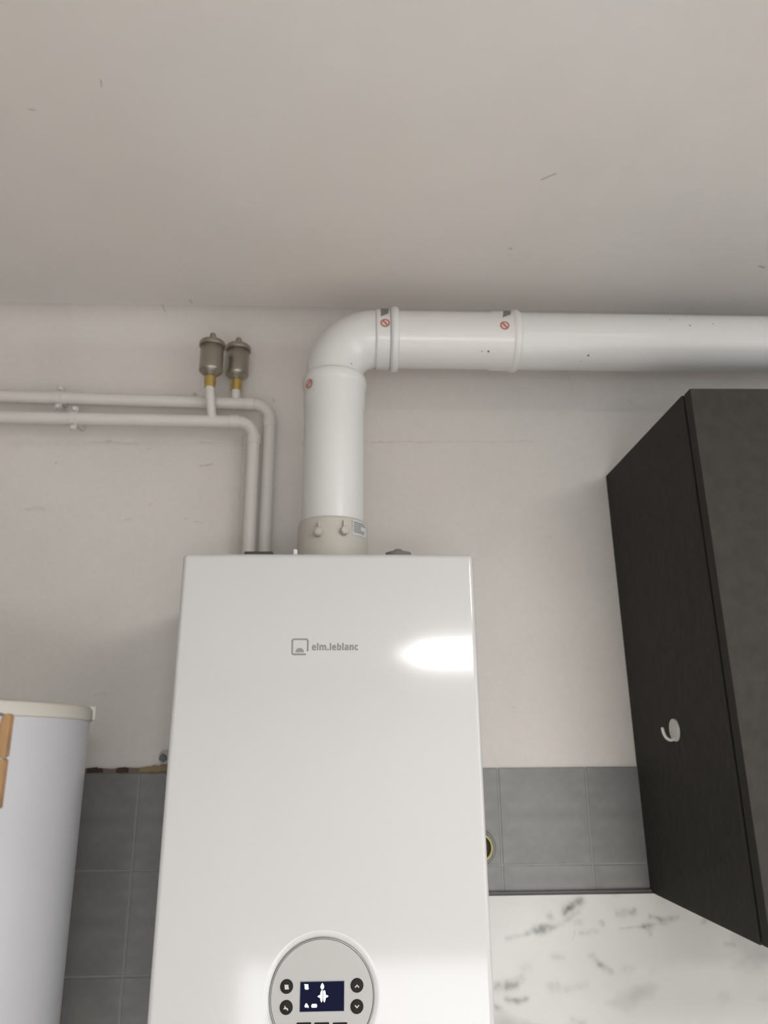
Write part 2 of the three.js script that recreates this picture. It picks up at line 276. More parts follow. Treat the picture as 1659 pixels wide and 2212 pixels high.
// everything on the sloping front lies in one plane: x right, y up along the panel, z out
const frontQ = new THREE.Quaternion().setFromRotationMatrix(new THREE.Matrix4().makeBasis(new THREE.Vector3(1, 0, 0), new THREE.Vector3(0, 1, -K).normalize(), fN.clone()));
const onPanel = (px, py, origin) => onFront(px, py).sub(origin).applyQuaternion(frontQ.clone().invert());
const greyInk = std(lin(0.23, 0.225, 0.22), 0.45);
const font = await new FontLoader().loadAsync('fonts/droid/droid_sans_bold.typeface.json');
{
  const o = onFront(648, 1397), L = new THREE.Group(); L.name = 'logo'; boiler.add(L); L.position.copy(local(o)).addScaledVector(fN, 0.0001); L.quaternion.copy(frontQ);
  L.userData.label = 'grey maker emblem and lettering';
  const u = (px, py) => onPanel(px, py, o);
  // open square outline with a half disc inside
  const a = u(632, 1381), b = u(664.5, 1413.5), t = 0.0022;
  const rim = (pts, w) => { // stroke along points
    const gs = []; for (let i = 0; i + 1 < pts.length; i++) { const [p, q] = [pts[i], pts[i + 1]], len = Math.hypot(q[0] - p[0], q[1] - p[1]), g = new THREE.CapsuleGeometry(w / 2, len, 4, 10); g.scale(1, 1, 0.18); g.rotateZ(Math.atan2(q[1] - p[1], q[0] - p[0]) - Math.PI / 2); g.translate((p[0] + q[0]) / 2, (p[1] + q[1]) / 2, 0.0002); gs.push(g); } return mergeGeometries(gs); };
  mesh('emblem_frame', rim([[b.x, b.y + 0.0048], [b.x, a.y - 0.0016], [b.x - 0.0016, a.y], [a.x + 0.0016, a.y], [a.x, a.y - 0.0016], [a.x, b.y + 0.0016], [a.x + 0.0016, b.y], [b.x - 0.003, b.y]], t), greyInk, L);
  const c = u(647.5, 1409), hs = new THREE.Shape(); hs.absarc(0, 0, 0.0056, 0, Math.PI, false); hs.closePath();
  mesh('emblem_sun', new THREE.ExtrudeGeometry(hs, { depth: 0.0004, bevelEnabled: false, curveSegments: 20 }).translate(c.x, c.y, 0), greyInk, L);
  const l0 = u(673.5, 1404.5), l1 = u(774, 1404.5);
  const g = new TextGeometry('elm.leblanc', { font, size: 0.0088, depth: 0.0002, curveSegments: 6, bevelEnabled: true, bevelSize: 0.00025, bevelThickness: 0.0001, bevelSegments: 1 }); g.computeBoundingBox();
  const bw = g.boundingBox.max.x - g.boundingBox.min.x; g.translate(-g.boundingBox.min.x, 0, 0); g.scale((l1.x - l0.x) / bw, 1, 1); g.translate(l0.x, l0.y, 0);
  mesh('lettering', g, greyInk, L);
}
{
  const o = onFront(695.7, 2152), g = new THREE.Group(); g.name = 'control_panel'; boiler.add(g); g.position.copy(local(o)); g.quaternion.copy(frontQ);
  g.userData.label = 'round silver-grey control panel with lit screen';
  const u = (px, py) => onPanel(px, py, o), R = 0.0605, Zt = 0.0022;
  const turn = (pts, n = 96) => lathe(pts, n).rotateX(Math.PI / 2);
  mesh('disc', turn([[0.0001, Zt], [R - 0.0022, Zt], [R - 0.0014, Zt - 0.0006], [R - 0.0014, -0.0010]].reverse()), std(lin(0.42, 0.417, 0.405), 0.5), g);
  const rim = mesh('rim', turn([[R - 0.0014, -0.0010], [R - 0.0014, Zt], [R - 0.0004, Zt + 0.0006], [R + 0.0006, Zt - 0.0002], [R + 0.0006, -0.0010]].reverse()), std(lin(0.30, 0.30, 0.295), 0.35, { metalness: 0.5 }), g);
  rim.userData.label = 'dark grey rim';
  const dark = phys(lin(0.016, 0.015, 0.013), 0.55, { specularIntensity: 0.3 }), icon = std(lin(0.55, 0.54, 0.52), 0.5);
  const flat = (pts, depth = 0.0003) => new THREE.ExtrudeGeometry(pts instanceof THREE.Shape ? pts : new THREE.Shape(pts.map((q) => new THREE.Vector2(...q))), { depth, bevelEnabled: false, curveSegments: 12 });
  // screen
  const s0 = u(648, 2184), s1 = u(743.5, 2118), sw = s1.x - s0.x, sh = s1.y - s0.y;
  const bez = mesh('screen_bezel', rbox(s0.x - 0.0008, s1.x + 0.0008, s0.y - 0.0008, s1.y + 0.0008, Zt - 0.001, Zt + 0.0006, 0.0005, 2), std(lin(0.32, 0.32, 0.33), 0.4), g); void bez;
  const scr = mesh('screen', box(s0.x, s1.x, s0.y, s1.y, Zt, Zt + 0.0009), phys(lin(0.004, 0.005, 0.015), 0.7, { specularIntensity: 0.12, emissive: lin(0.0035, 0.005, 0.019), emissiveIntensity: 1 }), g);
  scr.userData.label = 'dark blue screen with white symbols';
  const lit = std(lin(0.9, 0.95, 0.95), 0.5, { emissive: lin(0.9, 1, 1), emissiveIntensity: 0.9 }), Z = Zt + 0.0009;
  const at = (geo, px, py, name) => { const c = u(px, py); mesh(name, geo.translate(c.x, c.y, Z), lit, scr); };
  const pxm = sw / 95.5;                                     // metres on the panel per photo pixel
  const S = (pts) => flat(pts.map(([x, y]) => [x * pxm * 0.92, -y * pxm * 0.92]), 0.0001);
  const drop = new THREE.Shape(); drop.moveTo(0, 6.8 * pxm); drop.bezierCurveTo(5.4 * pxm, 1.5 * pxm, 5 * pxm, -3.5 * pxm, 0, -6.3 * pxm); drop.bezierCurveTo(-5 * pxm, -3.5 * pxm, -5.4 * pxm, 1.5 * pxm, 0, 6.8 * pxm);
  at(flat(drop, 0.0001), 696.5, 2129.5, 'flame_symbol');
  const half = (m) => S([[0.7, -11], [2, -13], [4.5, -12], [6, -8], [6.5, -3], [10, -2.2], [13, 0], [10, 2.2], [6.5, 3.2], [6, 8], [3.5, 13], [1.4, 10], [0.7, 6]].map(([x, y]) => [x * m, y])), fl = (g) => g;
  at(fl(half(1)), 697.9, 2150.6, 'burner_symbol'); at(fl(half(-1)), 697.9, 2150.6, 'burner_symbol');
  at(S([[-6, -5], [-4, -5.5], [4, -5], [4.5, 3], [6, 4], [3, 6], [-3, 5.5], [-4.5, 2], [-4.3, -3]]), 662.5, 2130, 'heating_symbol');
  at(S([[-5, 0], [-3, -4], [0, -5.5], [1.5, -3], [4, 0], [5, 2], [3.5, 5], [2, 3], [-2, 3.5], [-4.5, 3]]), 662.8, 2171, 'tap_symbol');
  at(S([[-7, 0], [-5, -3.8], [5, -3.8], [7, -0.5], [6, 3], [5, 4], [3, 3.3], [0, 4], [-3, 3.3], [-5, 4], [-6, 3]]), 679, 2171, 'eco_symbol');
  // round buttons
  const btn = turn([[0.0001, 0.0016], [0.0064, 0.0015], [0.0073, 0.0009], [0.0075, 0]].reverse(), 40);
  const button = (px, py, shape, lab) => { const c = u(px, py), m = mesh('button', btn, dark, g); m.position.set(c.x, c.y, Zt); m.userData.label = lab; mesh('button_symbol', shape, icon, m); };
  const I = (list) => mergeGeometries(list.map((pts) => flat(pts.map(([x, y]) => [x * pxm, -y * pxm]), 0.00025))).translate(0, 0, 0.0015);
  button(619.5, 2129.8, I([[[-5, -3], [-4, -4], [4, -4], [4.6, 2.5], [6, 4], [4, 5], [-3.6, 5], [-4.2, -2]]]), 'black button with heating symbol');
  button(618.6, 2175, I([[[-6, 2], [-4, 0], [-3, -0.5], [2, 0], [4.5, 2.5], [4.5, 5.2], [2.6, 5.4], [1.5, 3], [-3, 2.2], [-5, 3]], [[-4, -2.5], [-2.5, -3.8], [-0.8, -2.5], [-1.2, -0.4], [-3.4, -0.4]]]), 'black button with tap symbol');
  button(771.2, 2127.4, I([[[-5, 2.6], [0, -2.4], [5, 2.6], [4, 4.4], [0, 1], [-4, 4.4]]]), 'black button with up arrow');
  button(771, 2173, I([[[-5, -2.2], [-4, -4], [0, -0.4], [4, -4], [5, -2.2], [0, 3]]]), 'black button with down arrow');
  // row of keys under the screen
  for (const [a, b] of [[641, 672], [679, 711], [719, 750]]) { const p = u(a, 2207.5), q = u(b, 2234); mesh('key', rbox(p.x, q.x, q.y, p.y, Zt - 0.001, Zt + 0.0016, 0.0012, 3), dark, g).userData.label = 'black rectangular key below the screen'; }
}

// ---------------------------------------------------------------- flue
const FX = -0.0325, FZ = 0.168, FY = 1.62 + 0.6795, FR = 0.05;
const flueMat = phys(lin(0.70, 0.682, 0.66), 0.30, { clearcoat: 0.4, clearcoatRoughness: 0.15 });
const flueMat2 = phys(lin(0.68, 0.672, 0.66), 0.30, { clearcoat: 0.4, clearcoatRoughness: 0.15 });
const creamMat = std(lin(0.50, 0.475, 0.425), 0.5);
const redInk = std(lin(0.42, 0.14, 0.12), 0.5), paleInk = std(lin(0.66, 0.50, 0.46), 0.5), greyPrint = std(lin(0.19, 0.18, 0.165), 0.55), dirt = std(lin(0.14, 0.13, 0.12), 0.8);
// wraps a flat geometry (x along the circumference, y along the pipe, metres) on a vertical cylinder of radius r, facing angle a (0 = +z, positive to +x)
function wrap(geo, r, a, y) {
  const g = geo.index ? geo.toNonIndexed() : geo, p = g.attributes.position;
  for (let i = 0; i < p.count; i++) { const t = a + p.getX(i) / r, q = r + 0.0003 + p.getZ(i); p.setXYZ(i, Math.sin(t) * q, p.getY(i) + y, Math.cos(t) * q); }
  g.computeVertexNormals(); return g;
}
const layH = (g) => g.rotateZ(-Math.PI / 2);   // cylinder from vertical to horizontal: its +y runs to +x, its circumference angle 0 stays +z
const thin = (shape, d = 0.0002) => new THREE.ExtrudeGeometry(shape, { depth: d, bevelEnabled: false, curveSegments: 20 });
const poly = (pts) => new THREE.Shape(pts.map((q) => new THREE.Vector2(...q)));
function rectGrid(w, h, nx = 6) { return new THREE.PlaneGeometry(w, h, nx, 1); }
const disk = (r) => new THREE.RingGeometry(0.00001, r, 28, 2), ringG = (r0, r1) => new THREE.RingGeometry(r0, r1, 28, 1);
// sticker: red prohibition ring; on a horizontal pipe "up" is the circumference
function prohibition(parent, r, a, y, horizontal, rot = 0) {
  const grp = new THREE.Group(); grp.name = 'warning_sticker'; parent.add(grp); grp.userData.label = 'small round red warning sticker';
  const f = (g, dz) => { g.rotateZ(rot); g.translate(0, 0, dz); return horizontal ? wrapHorizontal(g, r, a, y) : wrap(g, r, a, y); };
  mesh('sticker_face', f(disk(0.0080), 0), paleInk, grp);
  mesh('sticker_ring', f(ringG(0.0056, 0.0080), 0.0001), redInk, grp);
  mesh('sticker_bar', f(rectGrid(0.0135, 0.003), 0.0001), redInk, grp);
}
// pipe surface angle (about the x axis, 0 = facing +z, positive = up) for a photo row on the horizontal run
function hAngle(px, py, rad = FR) {   // nearest hit of the ray with the horizontal cylinder
  const d = dir(px, py), oy = CAM.y - FY, oz = CAM.z - FZ, A = d.y * d.y + d.z * d.z, B = oy * d.y + oz * d.z, C = oy * oy + oz * oz - rad * rad, D = Math.max(0, B * B - A * C), t = (-B - Math.sqrt(D)) / A;
  return { x: CAM.x + t * d.x, ang: Math.atan2(oy + t * d.y, oz + t * d.z) };
}
function hPatch(corners, r, x0, n = 6) {   // patch of the horizontal pipe between four photo corners: top left, top right, bottom right, bottom left
  const c = corners.map(([px, py]) => hAngle(px, py, r)), pos = [], idx = [];
  for (let j = 0; j <= n; j++) for (let i = 0; i <= n; i++) {
    const u = i / n, v = j / n, mix = (k) => (c[0][k] * (1 - u) + c[1][k] * u) * (1 - v) + (c[3][k] * (1 - u) + c[2][k] * u) * v, t = mix('ang');
    pos.push(mix('x') - x0, Math.sin(t) * (r + 0.0004), Math.cos(t) * (r + 0.0004));
  }
  for (let j = 0; j < n; j++) for (let i = 0; i < n; i++) { const a = j * (n + 1) + i, b = a + n + 1; idx.push(a, b, a + 1, b, b + 1, a + 1); }
  const g = new THREE.BufferGeometry(); g.setAttribute('position', new THREE.Float32BufferAttribute(pos, 3)); g.setIndex(idx); g.computeVertexNormals(); return g;
}
function vAngle(px, py, r = FR) {
  const d = dir(px, py), ox = CAM.x - FX, oz = CAM.z - FZ, A = d.x * d.x + d.z * d.z, B = ox * d.x + oz * d.z, C = ox * ox + oz * oz - r * r, D = Math.max(0, B * B - A * C), t = (-B - Math.sqrt(D)) / A;
  return { y: CAM.y + t * d.y, ang: Math.atan2(ox + t * d.x, oz + t * d.z) };
}
const ADY = onZ(722, 1113, FZ + 0.053).y;                     // top of the adapter
const BELL = onZ(722, 788, FZ + 0.053).y;                     // top rim of the vertical pipe's socket
{
  const ad = thing('flue_adapter', 'cream flue adapter collar standing on top of the boiler', 'flue adapter', [FX, BTOP, FZ]);
  const h = ADY - BTOP;
  mesh('collar', lathe([[0.0505, 0], [0.0605, 0], [0.0605, 0.006], [0.0585, 0.008], [0.0555, h - 0.006], [0.0545, h - 0.001], [0.0505, h]], 72), creamMat, ad);
  for (const [px, py] of [[690, 1150], [743, 1147]]) {
    const q = vAngle(px, py, 0.058), c = new THREE.Group(); c.name = 'test_port'; c.userData.label = 'cream test port cap'; ad.add(c);
    c.position.set(Math.sin(q.ang) * 0.0555, q.y - BTOP, Math.cos(q.ang) * 0.0555); c.rotation.set(0, q.ang, 0);
    mesh('port_cap', lathe([[0.0001, 0.012], [0.0055, 0.0115], [0.0068, 0.0095], [0.007, 0]], 28).rotateX(Math.PI / 2), creamMat, c);
    mesh('cap_strap', rbox(-0.002, 0.002, 0.004, 0.017, -0.001, 0.006, 0.001, 2), creamMat, c);
  }
  // paper label
  const q = vAngle(779, 1143, 0.057), st = new THREE.Group(); st.name = 'paper_label'; st.userData.label = 'white paper label with grey print'; ad.add(st);
  mesh('paper', wrap(rectGrid(0.034, 0.023, 10), 0.0568, q.ang, q.y - BTOP), std(lin(0.60, 0.60, 0.59), 0.6), st);
  const ink = std(lin(0.25, 0.255, 0.26), 0.6);
  for (let i = 0; i < 6; i++) { const w = [0.027, 0.029, 0.016, 0.015, 0.026, 0.024][i]; mesh('print_line', wrap(rectGrid(w, 0.0022, 8).translate(-0.0155 + w / 2 + (i % 2) * 0.001, 0.0085 - i * 0.0031, 0.0002), 0.0568, q.ang, q.y - BTOP), ink, st); }
}
{
  const v = thing('flue_pipe', 'white vertical flue pipe rising from the cream collar on the boiler', 'flue pipe', [FX, ADY - 0.012, FZ]);
  const L = BELL - v.position.y;
  mesh('tube', lathe([[0.046, 0], [FR, 0], [FR, L - 0.060], [0.0518, L - 0.054], [0.0524, L - 0.022], [0.0545, L - 0.018], [0.0550, L - 0.010], [0.0540, L - 0.003], [0.0520, L], [0.0495, L]], 80), flueMat2, v);
  const q = vAngle(667.5, 829, 0.0545); prohibition(v, 0.0547, q.ang, q.y - v.position.y, false, 0.6);
  const d = vAngle(741, 859); mesh('dirt_spot', wrap(disk(0.0017), FR, d.ang, d.y - v.position.y), dirt, v);
}
const EX0 = hAngle(812, 740).x, EXB = hAngle(846, 740).x, EX1 = hAngle(863, 740).x, SX0 = hAngle(1068, 740).x, SXB = hAngle(1113, 740).x, SX1 = hAngle(1130, 740).x;
{
  const e = thing('flue_elbow', 'white ninety degree flue elbow between vertical and horizontal pipes', 'flue elbow', [FX, BELL - 0.006, FZ]);
  const BR = 0.070, yT = FY - BR - e.position.y, path = new THREE.CurvePath();
  path.add(new THREE.LineCurve3(new THREE.Vector3(0, 0, 0), new THREE.Vector3(0, yT, 0)));
  const pts = []; for (let i = 0; i <= 24; i++) { const t = Math.PI / 2 * i / 24; pts.push(new THREE.Vector3(BR - BR * Math.cos(t), yT + BR * Math.sin(t), 0)); }
  class Bend extends THREE.Curve { getPoint(s, o = new THREE.Vector3()) {
    const l1 = yT, l2 = BR * Math.PI / 2, l3 = Math.max(0.001, EX0 - FX - BR + 0.004), tot = l1 + l2 + l3; let d = s * tot;
    if (d < l1) return o.set(0, d, 0); d -= l1; if (d < l2) { const t = d / BR; return o.set(BR - BR * Math.cos(t), yT + BR * Math.sin(t), 0); } d -= l2; return o.set(BR + d, yT + BR, 0); } }
  mesh('bend', new THREE.TubeGeometry(new Bend(), 60, FR - 0.0004, 64), flueMat2, e);
  const bx = EX0 - FX, L = EX1 - EX0;
  const sock = mesh('socket', layH(lathe([[0.047, 0], [0.0505, 0], [0.0519, 0.004], [0.0522, EXB - EX0 - 0.002], [0.0526, EXB - EX0 - 0.001], [0.0555, EXB - EX0 + 0.001], [0.0565, EXB - EX0 + 0.005], [0.0560, L - 0.003], [0.0535, L], [0.0495, L]], 80)), flueMat2, e);
  sock.position.set(bx, FY - e.position.y, 0);
  const a = hAngle(832, 699);
  prohibition(sock, 0.0522, a.ang, a.x - EX0, true, -0.9);
  // the wrap's circumference coordinate becomes height on the horizontal pipe
  mesh('hazard_print', hPatch([[822, 665.5], [840, 666], [839.5, 677], [823, 684]], 0.0522, EX0), greyPrint, sock);
  mesh('seal_gap', layH(new THREE.TorusGeometry(0.0523, 0.0005, 6, 80).rotateX(Math.PI / 2)).translate(EXB - EX0 - 0.0015, 0, 0), std(lin(0.2, 0.2, 0.2), 0.7), sock);
  for (const [px, py, r] of [[761, 770, 0.0014], [759, 786, 0.0012]]) { const d = vAngle(px, py, 0.0498); const m = mesh('dirt_spot', wrap(disk(r), FR - 0.0004, d.ang, d.y - e.position.y), dirt, e); void m; }
}
// flat shape (x along the pipe, y up) laid on a horizontal cylinder along x: ang = elevation of its centre
function wrapHorizontal(shape, r, ang, x0) {
  let g = shape instanceof THREE.Shape ? new THREE.ShapeGeometry(shape, 16) : shape; g = g.index ? g.toNonIndexed() : g; const p = g.attributes.position;
  for (let i = 0; i < p.count; i++) { const t = ang + p.getY(i) / r, q = r + 0.0003 + p.getZ(i); p.setXYZ(i, p.getX(i) + x0, Math.sin(t) * q, Math.cos(t) * q); }
  g.computeVertexNormals(); return g;
}
{
  const x0 = EX1 - 0.022, s = thing('flue_pipe', 'short white horizontal flue pipe with red and grey stickers next to the elbow', 'flue pipe', [x0, FY, FZ]);
  const L = SX1 - x0, b = SX0 - x0, c = SXB - x0;
  mesh('tube', layH(lathe([[0.046, 0], [FR - 0.0006, 0], [FR - 0.0006, b - 0.002], [0.0514, b + 0.002], [0.0516, c - 0.002], [0.0535, c], [0.0546, c + 0.005], [0.0540, L - 0.004], [0.0520, L], [0.0495, L]], 80)), flueMat, s);
  const a = hAngle(1090, 704);
  prohibition(s, 0.0516, a.ang, a.x - x0, true, -0.9);
  mesh('hazard_print', hPatch([[1087, 669], [1104, 669], [1102.5, 680], [1086, 686]], 0.0516, x0), greyPrint, s);
  mesh('seal_gap', layH(new THREE.TorusGeometry(0.0518, 0.0004, 6, 80).rotateX(Math.PI / 2)).translate(c - 0.001, 0, 0), std(lin(0.25, 0.25, 0.25), 0.7), s);
  for (const [px, py, r] of [[1041, 759, 0.001], [1055, 759, 0.0019]]) { const d = hAngle(px, py); mesh('dirt_spot', wrapHorizontal(disk(r), FR, d.ang, d.x - x0), dirt, s); }
  const x1 = SX1 - 0.02, l = thing('flue_pipe', 'long white horizontal flue pipe running over the dark cabinet', 'flue pipe', [x1, FY, FZ]);
  mesh('tube', layH(lathe([[0.046, 0], [FR - 0.0006, 0], [FR - 0.0006, RX1 - x1], [0.046, RX1 - x1]], 80)), flueMat2, l);
  for (const [px, py, r] of [[1271, 768, 0.0019], [1491, 703, 0.0014], [1484, 682, 0.001], [1448, 690, 0.001], [1540, 699, 0.001], [1255, 780, 0.0008]]) { const d = hAngle(px, py); mesh('dirt_spot', wrapHorizontal(disk(r), FR - 0.0006, d.ang, d.x - x1), dirt, l); }
}

// ---------------------------------------------------------------- heating pipes with air vents and clips
const pipeMat = phys(lin(0.66, 0.632, 0.602), 0.42, { bumpMap: plasterBump, bumpScale: 0.0004 });
class Bent extends THREE.Curve {      // polyline with one rounded corner given as a list of points sampled beforehand
  constructor(pts) { super(); this.p = pts; this.l = [0]; for (let i = 1; i < pts.length; i++) this.l.push(this.l[i - 1] + pts[i].distanceTo(pts[i - 1])); }
  getPoint(s, o = new THREE.Vector3()) { const d = s * this.l.at(-1); let i = 1; while (i < this.l.length - 1 && this.l[i] < d) i++; const t = (d - this.l[i - 1]) / (this.l[i] - this.l[i - 1]); return o.copy(this.p[i - 1]).lerp(this.p[i], t); }
}
function cornerPath(a, corner, b, r, n = 14) {
  const d1 = a.clone().sub(corner).normalize(), d2 = b.clone().sub(corner).normalize(), p1 = corner.clone().addScaledVector(d1, r), p2 = corner.clone().addScaledVector(d2, r), out = [];
  const m = 40; for (let i = 0; i < m; i++) out.push(a.clone().lerp(p1, i / m));
  for (let i = 0; i <= n; i++) { const t = i / n * Math.PI / 2, c = corner.clone().addScaledVector(d1, r).addScaledVector(d2, r); out.push(c.addScaledVector(d2, -r * Math.cos(t)).addScaledVector(d1, -r * Math.sin(t))); }
  for (let i = 1; i <= 20; i++) out.push(p2.clone().lerp(b, i / 20)); return out;
}
const Z1 = 0.034, Z2 = 0.052, PR = 0.0115;
function heatingPipe(name, label, pl, pr, zc, cornerPx, downPx, zz, rr) {
  const a0 = onZ(...pl, zz), a1 = onZ(...pr, zz), slope = (a1.y - a0.y) / (a1.x - a0.x);
  const dn = onZ(...downPx, zz), dn2 = onZ(...cornerPx, zz);
  const corner = new THREE.Vector3(dn2.x, a1.y + slope * (dn2.x - a1.x), zz), start = new THREE.Vector3(RX0, a0.y + slope * (RX0 - a0.x), zz);
  const end = new THREE.Vector3(dn.x + (dn.x - dn2.x) * 1.4, 1.3, zz);
  const g = thing(name, label, 'pipe', [corner.x, 1.3, zz], 'heating pipes');
  delete g.userData.group;
  const pts = cornerPath(start, corner, end, rr).map((p) => p.sub(g.position));
  mesh('tube', new THREE.TubeGeometry(new Bent(pts), 160, PR, 20), pipeMat, g);
  // soldered joints at the ends of the bend
  for (const [dx, dy, rot] of [[-rr - 0.006, -slope * (rr + 0.006), Math.PI / 2], [0, -rr - 0.006, 0]]) {
    const m = mesh('solder_joint', lathe([[PR, -0.009], [PR + 0.0012, -0.008], [PR + 0.0013, 0.008], [PR, 0.009]], 24), pipeMat, g); m.position.set(dx, corner.y - g.position.y + dy, 0); m.rotation.z = rot;
  }
  return { g, y: (x) => corner.y + slope * (x - corner.x), corner };
}
const p1 = heatingPipe('heating_pipe', 'upper white painted heating pipe against the wall, under the air vents', [0, 855.5], [520, 871.5], 0, [582, 930], [571, 1180], Z1, 0.032);
const p2 = heatingPipe('heating_pipe', 'lower white painted heating pipe in front, turning down inside the other pipe', [0, 901], [500, 911], 0, [547.5, 960], [537, 1180], Z2, 0.03);
const nickel = std(lin(0.37, 0.34, 0.29), 0.33, { metalness: 0.8 }), brass = std(lin(0.58, 0.43, 0.15), 0.3, { metalness: 0.8 });
function airVent(label, pipe, px, zb, zt, topPy, cx) {
  const base = onZ(px[0], px[1], zb), y0 = pipe.y(base.x), top = onZ(px[2], px[3], zt);
  const g = thing('air_vent', label, 'air vent', [base.x, y0, zb]);
  const b = local(top, g);                                   // bottom of the brass nut, top of the riser
  const riser = new THREE.TubeGeometry(new THREE.CatmullRomCurve3([new THREE.Vector3(0, 0, 0), new THREE.Vector3(b.x * 0.35, b.y * 0.4, b.z * 0.75), new THREE.Vector3(b.x * 0.8, b.y * 0.8, b.z), b.clone().add(new THREE.Vector3(0, 0.004, 0))]), 20, 0.0085, 20);
  const r = mesh('riser', riser, pipeMat, g); r.userData.label = 'white painted riser pipe';
  const head = new THREE.Group(); head.name = 'vent_head'; g.add(head); head.position.copy(b); head.scale.y = 1.07;
  const put = (n, geo, m, l) => { const q = mesh(n, geo, m, head); if (l) q.userData.label = l; return q; };
  put('brass_nut', mergeGeometries([new THREE.CylinderGeometry(0.0115, 0.0115, 0.012, 6).translate(0, 0.011, 0).toNonIndexed(), new THREE.CylinderGeometry(0.0098, 0.0098, 0.01, 24).translate(0, 0.002, 0).toNonIndexed()]), brass, 'brass hexagonal nut');
  put('body', lathe([[0.0001, 0.017], [0.010, 0.017], [0.0105, 0.019], [0.0155, 0.0225], [0.0208, 0.027], [0.0216, 0.030], [0.0212, 0.033], [0.0214, 0.076], [0.0001, 0.076]], 48), nickel, 'nickel plated cylindrical body');
  put('cap', lathe([[0.0001, 0.074], [0.0232, 0.074], [0.0242, 0.0755], [0.0242, 0.081], [0.0228, 0.0835], [0.014, 0.0875], [0.0065, 0.089], [0.006, 0.0905], [0.0001, 0.0905]], 48), nickel);
  put('valve_knob', lathe([[0.0001, 0.0895], [0.0042, 0.0895], [0.0042, 0.0935], [0.0055, 0.0945], [0.0055, 0.0995], [0.0045, 0.101], [0.0001, 0.101]], 24), nickel);
  return g;
}
airVent('nickel air vent with brass nut on the longer riser, from the lower pipe', p2, [459, 905, 453, 834], Z2, 0.070);
airVent('nickel air vent with brass nut on the short riser, from the upper pipe', p1, [509, 870, 510, 841], Z1, 0.036);
function pipeClip(label, pipe, px, z) {
  const c = onZ(...px, z + PR), g = thing('pipe_clip', label, 'pipe clip', [c.x, pipe.y(c.x), 0], 'pipe clips');
  delete g.userData.group;
  mesh('band', new THREE.CylinderGeometry(PR + 0.0018, PR + 0.0018, 0.012, 28, 1, false).rotateZ(Math.PI / 2).translate(0, 0, z), pipeMat, g);
  for (const s of [-1, 1]) {
    mesh('ear', rbox(-0.006, 0.006, Math.min(s * (PR), s * (PR + 0.012)), Math.max(s * PR, s * (PR + 0.012)), z - 0.003, z + 0.003, 0.002, 2), pipeMat, g);
    mesh('screw', lathe([[0.0001, 0.006], [0.0038, 0.005], [0.0048, 0.002], [0.0048, -0.001], [0.0001, -0.001]], 16).rotateX(Math.PI / 2).translate(0, s * (PR + 0.007), z + 0.003), pipeMat, g);
  }
  mesh('stem', new THREE.CylinderGeometry(0.004, 0.004, z, 12).rotateX(Math.PI / 2).translate(0, 0, z / 2), pipeMat, g);
}
pipeClip('white painted clip holding the upper heating pipe to the wall', p1, [123, 858], Z1);
pipeClip('white painted clip holding the lower heating pipe to the wall', p2, [155, 902], Z2);

// ---------------------------------------------------------------- water heater
{
  const R = 0.275, cx = -0.632, cz = 0.305, top = 1.62 + 0.0545, bot = 0.45;
  const h = thing('water_heater', 'white cylindrical water heater with cream lid', 'water heater', [cx, bot, cz]);
  const L = top - bot;
  mesh('tank', lathe([[0.0001, 0], [R - 0.04, 0.004], [R - 0.01, 0.015], [R, 0.04], [R, L - 0.018], [0.0001, L - 0.017]], 128), phys(lin(0.49, 0.492, 0.512), 0.38, { clearcoat: 0.3, clearcoatRoughness: 0.2 }), h);
  const lid = mesh('lid', lathe([[R - 0.002, L - 0.019], [R + 0.0025, L - 0.018], [R + 0.003, L - 0.015], [R + 0.0022, L - 0.004], [R - 0.001, L], [R - 0.05, L + 0.004], [0.0001, L + 0.012]], 128), creamMat, h); lid.userData.label = 'cream plastic lid';
  const tab = vTab(196.5, 1541, cx, cz, R + 0.0005);
  mesh('lid_latch', rbox(-0.005, 0.005, -0.010, 0.010, -0.006, 0.006, 0.002, 2).rotateY(tab.ang).translate(tab.x - cx, tab.y - bot, tab.z - cz), creamMat, h).userData.label = 'cream lid latch';
  for (const y of [0.2, L - 0.28]) mesh('wall_bracket', box(-0.15, 0.15, y, y + 0.06, -cz + 0.0055, -R + 0.02), std(lin(0.5, 0.5, 0.5), 0.5), h);
}
function vTab(px, py, cx, cz, r) {   // closest approach of the ray to the vertical axis, set on radius r
  const d = dir(px, py), o = new THREE.Vector2(CAM.x - cx, CAM.z - cz), k = new THREE.Vector2(d.x, d.z), t = -o.dot(k) / k.dot(k), P = CAM.clone().addScaledVector(d, t), a = Math.atan2(P.x - cx, P.z - cz);
  return { x: cx + Math.sin(a) * r, y: P.y, z: cz + Math.cos(a) * r, ang: a };
}

